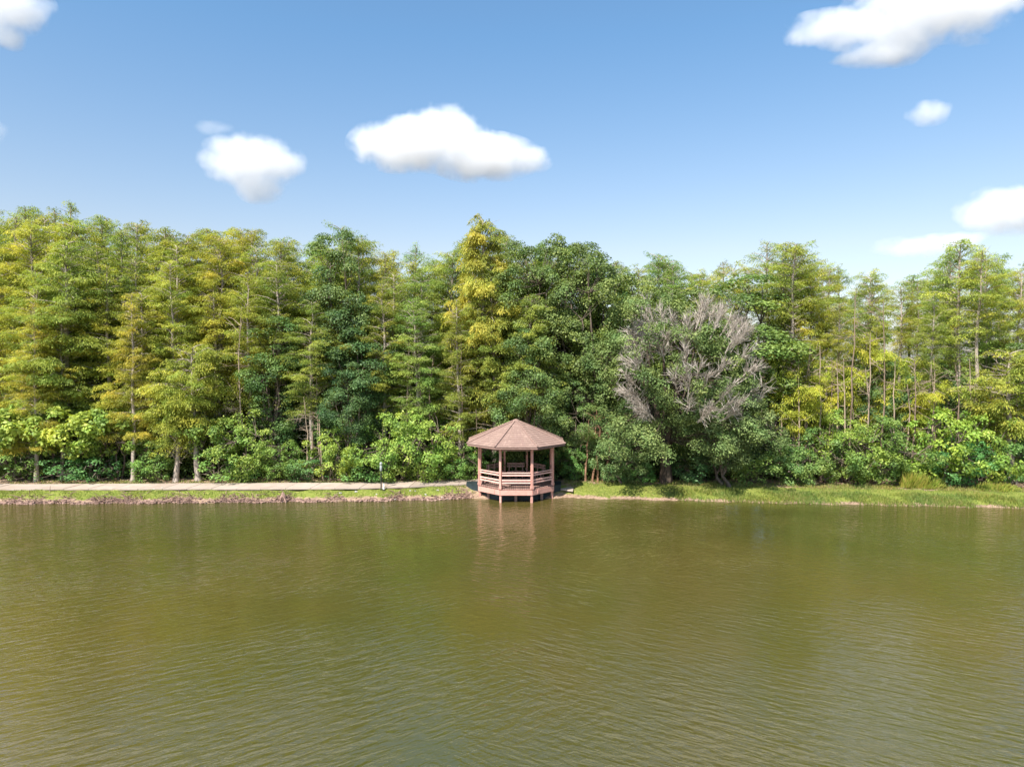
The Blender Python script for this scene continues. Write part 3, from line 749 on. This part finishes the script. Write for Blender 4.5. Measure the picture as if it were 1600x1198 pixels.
t = plant_cyp(93, 48.9, 470, CY[1], (1.15, 1.05, .8), 1.0); tag(t, 'cypress with a thin dark trunk standing above the left bushes', 'tree')
for px, D, yt, v, lab in [(1238, 52.5, 378, 6, 'tallest full cypress of the right bank, its crown rounded and dense'), (1490, 52., 374, 6, 'tall layered cypress near the right edge with tiered open branches'),
                       (645, 58, 383, 7, 'thin sparse cypress spire poking above the canopy left of the golden one'), (540, 55, 352, 5, 'feathery cypress top rising beside the dark ivy-clad column tree'),
                       (1200, 57, 378, 7, 'thin bare-stemmed cypress spire above the right end of the oak'), (1030, 58, 394, 5, 'open flat-topped cypress rising over the oak'), (1524, 50.2, 392, 7, 'straight pale-trunked cypress standing clear near the right edge')]:
    t = plant_cyp(px, D, yt, CY[v], hue(px), 1.0 if v != 6 else 1.15); tag(t, lab, 'tree')

def plant(name, var, refH, px, D, ytop, col, label, cat='tree', w=1.0, group=None, kind=None, mats=mB, H=None):
    x = at(px, D); z = z_at(x, D); H = H or (top_z(ytop, D)-z); s = H/refH
    r = assemble(name, var, mats, (x, D, z), rnd.uniform(0, 6.28), (s**.5*w, s**.5*w, s), col)
    tag(r, label, cat, group); return r
plant('broadleaf_tree', BR[0], 17, 855, 52.2, 368, (1.15, 1.1, 1.1), 'dark green broadleaf tree right behind the gazebo', w=1.0)
plant('broadleaf_tree', BR[1], 15, 915, 51.5, 380, (1.1, 1.05, 1.1), 'dark green broadleaf tree between the gazebo and the dead-topped oak', w=1.15)
plant('broadleaf_tree', BR[0], 17, 895, 55, 374, (1.2, 1.15, .9), 'taller broadleaf tree half hidden behind the two dark ones near the gazebo')
plant('broadleaf_tree', BR[2], 12, 830, 50.0, 520, (1.0, 1.05, 1.1), 'lower dark broadleaf tree just above the gazebo roof', w=.95)
plant('broadleaf_tree', BR[2], 12, 900, 49.6, 590, (1.2, 1.2, 1.3), 'small broadleaf tree at the right of the gazebo roof', w=.9)
plant('broadleaf_tree', BR[1], 15, 975, 53, 425, (1.3, 1.2, .9), 'mid green broadleaf tree peeping over the left of the oak')
plant('column_tree', BR[3], 14, 528, 51.5, 372, (.9, .95, 1.1), 'dark vine-clad column tree among the yellow cypresses', w=.95)
plant('column_tree', BR[3], 14, 570, 51.0, 480, (.75, .9, 1.1), 'dark narrow tree just right of the tall vine-clad column', w=1.3)
plant('broadleaf_tree', BR[2], 12, 545, 49.6, 560, (.7, .85, 1.05), 'low dark tree above the bright bushes mid left', w=.9)
plant('broadleaf_tree', BR[3], 14, 430, 50.2, 500, (.85, 1., 1.0), 'small dark tree beneath the golden cypresses', w=1.2)
plant('broadleaf_tree', BR[3], 14, 1160, 51.5, 440, (1.15, 1.2, 1.1), 'dark tree behind the right shoulder of the oak', w=1.9)
plant('broadleaf_tree', BR[2], 12, 1385, 51.2, 560, (.8, .95, 1.1), 'dark understorey tree amid the pale trunks of the right bank', w=.8)
plant('broadleaf_tree', BR[2], 12, 1262, 52.6, 570, (.95, 1.05, 1.0), 'green understorey tree behind the lime sprays right of the oak', w=.85)
plant('broadleaf_tree', BR[2], 12, 1462, 52.2, 575, (.9, 1.0, 1.0), 'green understorey tree behind the tall grass clump and its shrubs', w=.9)
plant('broadleaf_tree', BR[3], 14, 1568, 52.4, 540, (.95, 1.05, .95), 'narrow green understorey tree near the right picture edge', w=1.3)
for px, D, yt, v, lab in [(1238, 49.6, 545, 1, 'low cypress with bright lime sprays just right of the oak'), (1292, 50.6, 560, 0, 'second low lime cypress right of the oak, under taller bare trunks'),
                          (1425, 50.6, 560, 1, 'low spreading cypress with flat sprays left of the pale right trunks'), (1352, 51.0, 520, 0, 'slender low cypress amid the leafless poles of the right bank')]:
    t = plant_cyp(px, D, yt, LOWC[v], (1.05, 1.08, .7), .8, ref=9.); tag(t, lab, 'tree', 'low cypresses of the right bank')

# the big oak with a bleached, dead upper crown
def make_oak():
    low = [(xx, yy, zz) for xx, yy, zz in zip(np.random.default_rng(5).uniform(-4.6, 6.2, 46), np.random.default_rng(6).uniform(-5.0, -2.3, 46), np.random.default_rng(7).uniform(2.5, 4.6, 46)) if abs(xx) > 1.0]
    tr, lb, cr = make_broad(400, 13.6, 5.6, .22, 250, .15, 230, .42, 1, (.5, 1.0), .16, low)
    rg = np.random.default_rng(410); db = Geo()
    for i in range(98):
        a = rg.uniform(-math.pi*.86, -.25); el = rg.uniform(-.5, 1.1)
        zc, hz = 8.3, 5.3
        c = np.array([math.cos(a)*math.cos(el)*5.75, math.sin(a)*math.cos(el)*5.7, zc+hz*math.sin(el)*.98-.6])
        c = c*np.array([.93, 1.02 if el > .3 else 1.12, 1.0]); c[0] += .75
        if math.sin(a*3.1+el*4.)+.5*math.sin(a*7+el*3) < -.5: continue
        out = nrm3(np.array([math.cos(a)*math.cos(el), math.sin(a)*math.cos(el)*.9, math.sin(el)*.6+.75]))
        b = c-out*1.5; Lm = rg.uniform(1.3, 2.2)
        db.tube([b, b+out*Lm*.5+rg.normal(0, .1, 3), b+out*Lm], [.045, .028, .010], 5, .5)
        for j in range(20):
            s = rg.uniform(.15, .9); p0 = b+out*Lm*s; d = nrm3(out*1.1+rg.normal(0, .42, 3)); l = rg.uniform(.5, 1.0)
            p1 = p0+d*l*.5+rg.normal(0, .03, 3); p2 = p0+d*l; db.tube([p0, p1, p2], [.018, .014, .007], 3, rg.uniform(.4, 1))
            for q in range(3):
                d2 = nrm3(d+rg.normal(0, .38, 3)); l2 = rg.uniform(.3, .7); db.tube([p1, p1+d2*l2*.5, p1+d2*l2], [.010, .009, .005], 3, rg.uniform(.4, 1))
    r = assemble('oak', (tr, lb, cr), (M['bark_dk'], M['bark_dk'], M['oakleaf']), (at(1042, 47.9), 47.9, z_at(at(1042, 47.9), 47.9)), 0, (1, 1, 1), (1.02, 1.05, .85), (.55, .52, .5))
    d = db.build('dead_branches', M['dead'], r)
    tag(r, 'big oak with dark trunk, grey-green leaves and bleached dead upper branches', 'tree')
make_oak()
plant('oak', make_broad(402, 9, 3.2, .12, 120, .17, 190, .2, 2, (.45, .85), .2), 9, 1140, 46.9, 590, (1.05, 1.05, 1), 'lower grey-green oak crown right of the dark oak trunk', mats=(M['bark_dk'], M['bark_dk'], M['oakleaf']))
plant('oak', make_broad(403, 6, 2.4, .1, 85, .17, 180, .12, 2, (.4, .8), .2), 6, 975, 47.6, 655, (1.0, 1.1, 1), 'small grey-green oak left of the dark oak trunk', mats=(M['bark_dk'], M['bark_dk'], M['oakleaf']))

# shrubs along the back of the bank
shr = [  # px, D, ytop, mesh, ref height, colour, width, label
 (15, 48.6, 640, 4, 4.4, (1.15, 1.1, 1), 1.2, 'yellow-green bush at the far left end of the path'),
 (72, 48.9, 632, 4, 4.4, (1.1, 1.08, 1), 1.15, 'broad yellow-green bush right of the first grey trunk'),
 (132, 48.4, 645, 4, 4.4, (1.2, 1.12, .9), 1.1, 'sunlit lime bush midway between the first two path trunks'),
 (182, 48.9, 640, 4, 4.4, (1.05, 1.05, 1), 1.0, 'lime bush leaning on the second path trunk'),
 (335, 48.6, 655, 4, 4.4, (.95, 1.0, 1), .95, 'green bush just right of the pair of young trunks'),
 (385, 48.4, 650, 0, 4.6, (.95, 1.0, 1), .9, 'light green bush with tangled grey twigs by the path'),
 (240, 48.9, 690, 2, 3.6, (.7, .85, 1), .9, 'mid green bush between the second and third path trunks'),
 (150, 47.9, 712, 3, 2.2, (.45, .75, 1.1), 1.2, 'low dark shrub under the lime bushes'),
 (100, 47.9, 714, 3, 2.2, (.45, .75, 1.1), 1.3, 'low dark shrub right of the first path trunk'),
 (22, 47.9, 705, 3, 2.2, (.7, .85, 1.), 1.2, 'low green shrub at the left picture edge'),
 (235, 47.9, 712, 3, 2.2, (.75, .9, 1.), 1.1, 'low leafy shrub at the foot of the second path trunk'),
 (345, 47.9, 705, 3, 2.2, (.7, .9, 1.), 1.3, 'low leafy shrub right of the young path trunks'),
 (430, 48.2, 690, 2, 3.6, (.85, .95, 1), .85, 'green shrub below the tangled pale stems'),
 (478, 48.2, 715, 3, 2.2, (.5, .7, 1.1), 1.3, 'low blue-green shrub beneath the hanging pale stems'),
 (523, 48.2, 668, 1, 4.2, (1.1, 1.1, .95), .82, 'yellow-green bush left of the big round lime bush'),
 (618, 48.5, 655, 0, 4.6, (.95, 1.05, 1), 1.0, 'left part of the big round lime bush beside the slim post'),
 (668, 48.6, 642, 0, 4.6, (1.05, 1.1, 1), 1.0, 'big round lime bush left of the gazebo'),
 (716, 48.3, 695, 2, 3.6, (.75, .95, 1), .9, 'rounded green shrub against the left of the gazebo'),
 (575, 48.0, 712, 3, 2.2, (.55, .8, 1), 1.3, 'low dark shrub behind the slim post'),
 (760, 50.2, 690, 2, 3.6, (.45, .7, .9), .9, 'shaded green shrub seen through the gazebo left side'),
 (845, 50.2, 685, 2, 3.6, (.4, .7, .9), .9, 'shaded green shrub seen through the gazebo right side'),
 (900, 49., 700, 2, 3.6, (.6, .9, 1.1), .8, 'green shrub just right of the gazebo'),
 (962, 48., 690, 2, 3.6, (.62, .75, 1.2), .9, 'greyish round shrub midway between gazebo and oak trunk'),
 (1003, 48., 722, 3, 2.2, (.5, .8, .9), 1., 'low fern-green shrub at the foot of the oak'),
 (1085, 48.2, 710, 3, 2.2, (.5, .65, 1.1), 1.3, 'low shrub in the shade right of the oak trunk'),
 (1185, 47.6, 705, 3, 2.2, (.8, .9, 1.1), 1.3, 'leafy pale green shrub at the edge of the oak shade'),
 (1235, 47.8, 690, 2, 3.6, (.55, .72, 1.0), .95, 'grey-green shrub right of the oak shade'),
 (1275, 47.7, 668, 1, 4.2, (.62, .72, .9), .95, 'olive shrub left of the big dark round shrub'),
 (1320, 48.2, 650, 0, 4.6, (.9, .95, .8), .95, 'lime-topped shrub behind the big dark round shrub'),
 (1378, 47.3, 660, 0, 4.6, (.65, .75, .8), 1.02, 'big round olive shrub left of the tall grass clump'),
 (1480, 47.6, 640, 1, 4.2, (1., 1.08, .8), 1.0, 'lime-topped shrub right of the tall grass clump'),
 (1530, 47.8, 650, 1, 4.2, (.95, 1.0, .8), 1.0, 'tall bright shrub near the right end of the bank'),
 (1500, 46.8, 690, 2, 3.6, (.42, .75, 1), 1.1, 'dark green shrub in front of the lime-topped one'),
 (1590, 47.4, 680, 2, 3.6, (.6, .8, 1), 1.1, 'green shrub at the right picture edge'),
]
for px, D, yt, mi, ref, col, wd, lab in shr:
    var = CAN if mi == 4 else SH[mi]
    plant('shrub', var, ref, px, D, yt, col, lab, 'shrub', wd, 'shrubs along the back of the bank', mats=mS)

# bare pale stems: dead or leafless poles among the trees
def make_pole(seed, H=9.):
    rg = np.random.default_rng(seed); tr, lb = Geo(), Geo(); n = 8
    hs = np.linspace(-.2, H, n); w_ = np.cumsum(rg.normal(0, .09, (n, 2)), 0); P = np.column_stack([w_, hs])
    tr.tube(P, .085*(1-hs/H*.8), 7)
    for i in range(10):
        h = rg.uniform(.3, .98)*H; a = rg.uniform(0, 6.28); p = np.array([np.interp(h, hs, w_[:, 0]), np.interp(h, hs, w_[:, 1]), h]); l = rg.uniform(.4, 1.5)
        d = np.array([math.cos(a), math.sin(a), rg.uniform(-.5, .9)]); q = p+d*l*.5+rg.normal(0, .1, 3); lb.tube([p, q, p+d*l], [.018, .012, .005], 4)
        lb.tube([q, q+nrm3(d+rg.normal(0, .6, 3))*l*.5], [.015, .006], 3)
    return tr.mesh('trunk'), lb.mesh('limbs')
PL = [make_pole(501), make_pole(502, 7)]
for a in PL:
    for me in a: me.materials.append(M['dead'])
poles = [(386, 49.2, 480), (372, 49.6, 510), (487, 48.6, 600), (496, 48.8, 590), (503, 48.5, 640), (560, 49.8, 540), (640, 49.6, 535), (655, 49.9, 520), (683, 49.5, 560), (722, 49.6, 520), (740, 49.2, 640), (1222, 49.2, 560),
         (1262, 49, 545), (1283, 48.8, 540), (1309, 49, 560), (1318, 48.7, 560), (1332, 49, 450), (1358, 48.8, 520), (1377, 49.5, 470), (1430, 48.8, 560), (1447, 49, 570), (918, 48.2, 655), (925.5, 48.3, 640), (933, 48.1, 650), (941, 48.3, 660), (478, 48.3, 620), (1250, 48.6, 560), (1271, 48.7, 540), (1296, 48.8, 560), (1345, 48.8, 575), (1399, 48.8, 560), (1411, 48.9, 600), (1533, 48.7, 590), (1463, 49.4, 560), (1485, 49, 570), (1517, 48.7, 560), (1550, 49, 575), (1576, 49, 600)]
poles.sort()
for i, (px, D, yt) in enumerate(poles):
    x = at(px, D); z = z_at(x, D); H = top_z(yt, D)-z; v = PL[i % 2]; s = H/(9 if i % 2 == 0 else 7)
    r = empty('bare_tree', (x, D, z), rnd.uniform(0, 6.28)); r.scale = (1, 1, s)
    tone = (.62, .40, .30, 1) if 900 < px < 950 else (.50, .42, .36, 1) if i % 3 == 0 else (.72, .63, .54, 1)
    for pn, me in zip(('trunk', 'limbs'), v):
        o = bpy.data.objects.new(pn, me); C.objects.link(o); o.parent = r; o.color = tone
    zone = 'above the left path' if px < 430 else 'between path and gazebo' if px < 720 else 'behind the gazebo' if px < 1000 else 'on the right bank'
    tag(r, f'thin bare pale-stemmed tree {zone}, {ordinal(i)} from left of the leafless poles', 'bare tree', 'leafless pale stems among the trees')

# undergrowth filling the forest floor
g = Geo(); rg = np.random.default_rng(61); n = 210000
x = rg.uniform(-46, 46, n)*1.15; y = 48.6+abs(rg.normal(0, 11, n)); hmax = 1.4+.9*np.sin(x*.9)*np.sin(x*.31+y*.4)+1.0*(y > 51)
hh = rg.random(n)**.8*hmax
P = np.stack([x, y, gz(x, y)+hh], 1); Dv = rg.normal(size=(n, 3)); Nv = nrm3(rg.normal(0, .7, (n, 3))+[0, -.3, 1])
g.leaves(P, Dv, Nv, rg.uniform(.12, .32, n), .13, np.clip(rg.normal(.4, .2, n), 0, 1))
ug = g.build('undergrowth', M['broad']); ug.color = (.9, .9, .9, 1); tag(ug, 'dark leafy undergrowth covering the forest floor beneath the trees', 'undergrowth', kind='stuff')

# far-off wood closing the view behind the last row
g = Geo(); rg = np.random.default_rng(71)
for i in range(900):
    D = rg.uniform(74, 96); x = rg.uniform(-1, 1)*(.86*D); hmax = 9.2+1.8*math.sin(x*.21)+1.2*math.sin(x*.53+D)
    c = np.array([x, D, .8+rg.random()**.7*hmax]); clump_leaves(g, rg, c, np.array([0, -.3, .2]), rg.uniform(1., 1.8), 110, .5, rg.normal(.45, .12))
fw = g.build('distant_woods', M['broad']); fw.color = (1.25, 1.15, .8, 1); tag(fw, 'far-off mixed green wood glimpsed between the trunks of the tree belt', 'woods', kind='stuff')

# ------------------------------------------------------------------ clouds: sunlit volumes far beyond the trees
def cloud(cid, blobs, label, dens=.05, DC=900., sharp=2.0, nz=1.25, grain=1.0):
    """blobs: (px, py, half width px, half height px)"""
    k = DC/FPX
    cx = np.mean([b[0] for b in blobs]); cyy = np.mean([b[1] for b in blobs])
    c0 = np.array([(cx-800)*k, DC, CAMH+(HORIZ-cyy)*k])
    import bmesh
    bm = bmesh.new(); bl = []
    for px, py, hw, hh in blobs:
        c = np.array([(px-cx)*k, ((px*7.3) % 1-.5)*hw*.3*k, (cyy-py)*k]); r = np.array([hw*k, (hw*.45+hh*.5)*k, hh*k])*1.12; bl.append((c, r))
        g_ = bmesh.ops.create_icosphere(bm, subdivisions=3, radius=1.0)
        for v in g_['verts']: v.co = Vector((v.co.x*r[0]*1.02+c[0], v.co.y*r[1]*1.02+c[1], v.co.z*r[2]*1.02+c[2]))
    me = bpy.data.meshes.new('cloud'); bm.to_mesh(me); bm.free()
    o = bpy.data.objects.new('cloud', me); C.objects.link(o); o.location = c0
    if len(blobs) > 1:
        md = o.modifiers.new('remesh', 'REMESH'); md.mode = 'VOXEL'; md.voxel_size = min(min(r) for c, r in bl)*.28
    m, ns, ls = newmat('cloud_vapour')
    oc = objcoord(ns)
    nd = noise(ns, ls, oc, 1/(30.*grain), 6, .62); nw = N(ns, 'ShaderNodeTexNoise'); nw.inputs['Scale'].default_value = 1/(45.*grain); nw.inputs['Detail'].default_value = 2; ls.new(oc, nw.inputs['Vector'])
    wv = N(ns, 'ShaderNodeVectorMath', operation='SUBTRACT'); ls.new(nw.outputs['Color'], wv.inputs[0]); wv.inputs[1].default_value = (.5, .5, .5)
    wv2 = N(ns, 'ShaderNodeVectorMath', operation='SCALE'); ls.new(wv.outputs[0], wv2.inputs[0]); wv2.inputs['Scale'].default_value = 24*grain
    pv = N(ns, 'ShaderNodeVectorMath', operation='ADD'); ls.new(oc, pv.inputs[0]); ls.new(wv2.outputs[0], pv.inputs[1])
    best = None
    for c, r in bl:
        s = N(ns, 'ShaderNodeVectorMath', operation='SUBTRACT'); ls.new(pv.outputs[0], s.inputs[0]); s.inputs[1].default_value = tuple(c)
        dv = N(ns, 'ShaderNodeVectorMath', operation='DIVIDE'); ls.new(s.outputs[0], dv.inputs[0]); dv.inputs[1].default_value = tuple(r)
        ln = N(ns, 'ShaderNodeVectorMath', operation='LENGTH'); ls.new(dv.outputs[0], ln.inputs[0])
        f = math_(ns, ls, 'SUBTRACT', .95, ln.outputs['Value'])
        best = f if best is None else math_(ns, ls, 'MAXIMUM', best, f)
    d = math_(ns, ls, 'ADD', best, math_(ns, ls, 'MULTIPLY', math_(ns, ls, 'SUBTRACT', nd, .52), nz))
    d = math_(ns, ls, 'MULTIPLY', math_(ns, ls, 'MULTIPLY', d, sharp, True), dens)
    pvn = N(ns, 'ShaderNodeVolumePrincipled'); pvn.inputs['Color'].default_value = (1, 1, 1, 1); pvn.inputs['Anisotropy'].default_value = 0.0
    ls.new(d, pvn.inputs['Density'])
    oo = N(ns, 'ShaderNodeOutputMaterial'); ls.new(pvn.outputs[0], oo.inputs['Volume'])
    me.materials.append(m); tag(o, label, 'cloud', 'scattered small white clouds')
    return o
cloud(1, [(640,235,84,38),(695,216,66,44),(755,250,84,34),(822,253,40,22),(600,236,48,24)], 'largest white puffy cloud in the middle of the sky with a flat tail')
cloud(2, [(398,256,76,40),(406,290,40,28),(440,262,45,24)], 'soft round white cloud left of the middle one', dens=.035)
cloud(3, [(338,206,32,10)], 'tiny wisp just above the soft round cloud', dens=.012)
cloud(4, [(30,22,66,42),(30,66,26,22),(-10,30,40,45)], 'ragged white cloud in the upper left corner', dens=.035)
cloud(5, [(1440,28,130,44),(1300,62,92,20),(1350,98,66,14),(1395,72,60,34),(1530,10,80,28)], 'long slanting white cloud at the upper right', dens=.035)
cloud(6, [(1440,184,34,18)], 'tiny oval cloud alone below the long slanting one', dens=.03)
cloud(7, [(1575,330,80,36),(1545,342,50,20)], 'white cloud cut by the right picture edge above the trees', dens=.035)
cloud(8, [(1430,388,76,15),(1480,379,56,12)], 'thin faint cloud just over the right treetops', dens=.022)
cloud(9, [(1,208,18,20)], 'tiny cloud scrap at the left picture edge', dens=.015)
cloud(11, [(1500,77,30,6)], 'thin streak of cloud under the tail of the long slanting one', dens=.015)
cloud(10, [(200,-200,470,130),(1400,-200,500,135),(150,-420,500,160),(1450,-450,560,180),(800,-500,600,150)], 'unseen cloud bank added above the picture to grey reflections in the near water', dens=.0045, DC=2200., sharp=2.0, nz=1.9, grain=6.)  # out-of-frame cloud, added so the near ripples reflect pale grey
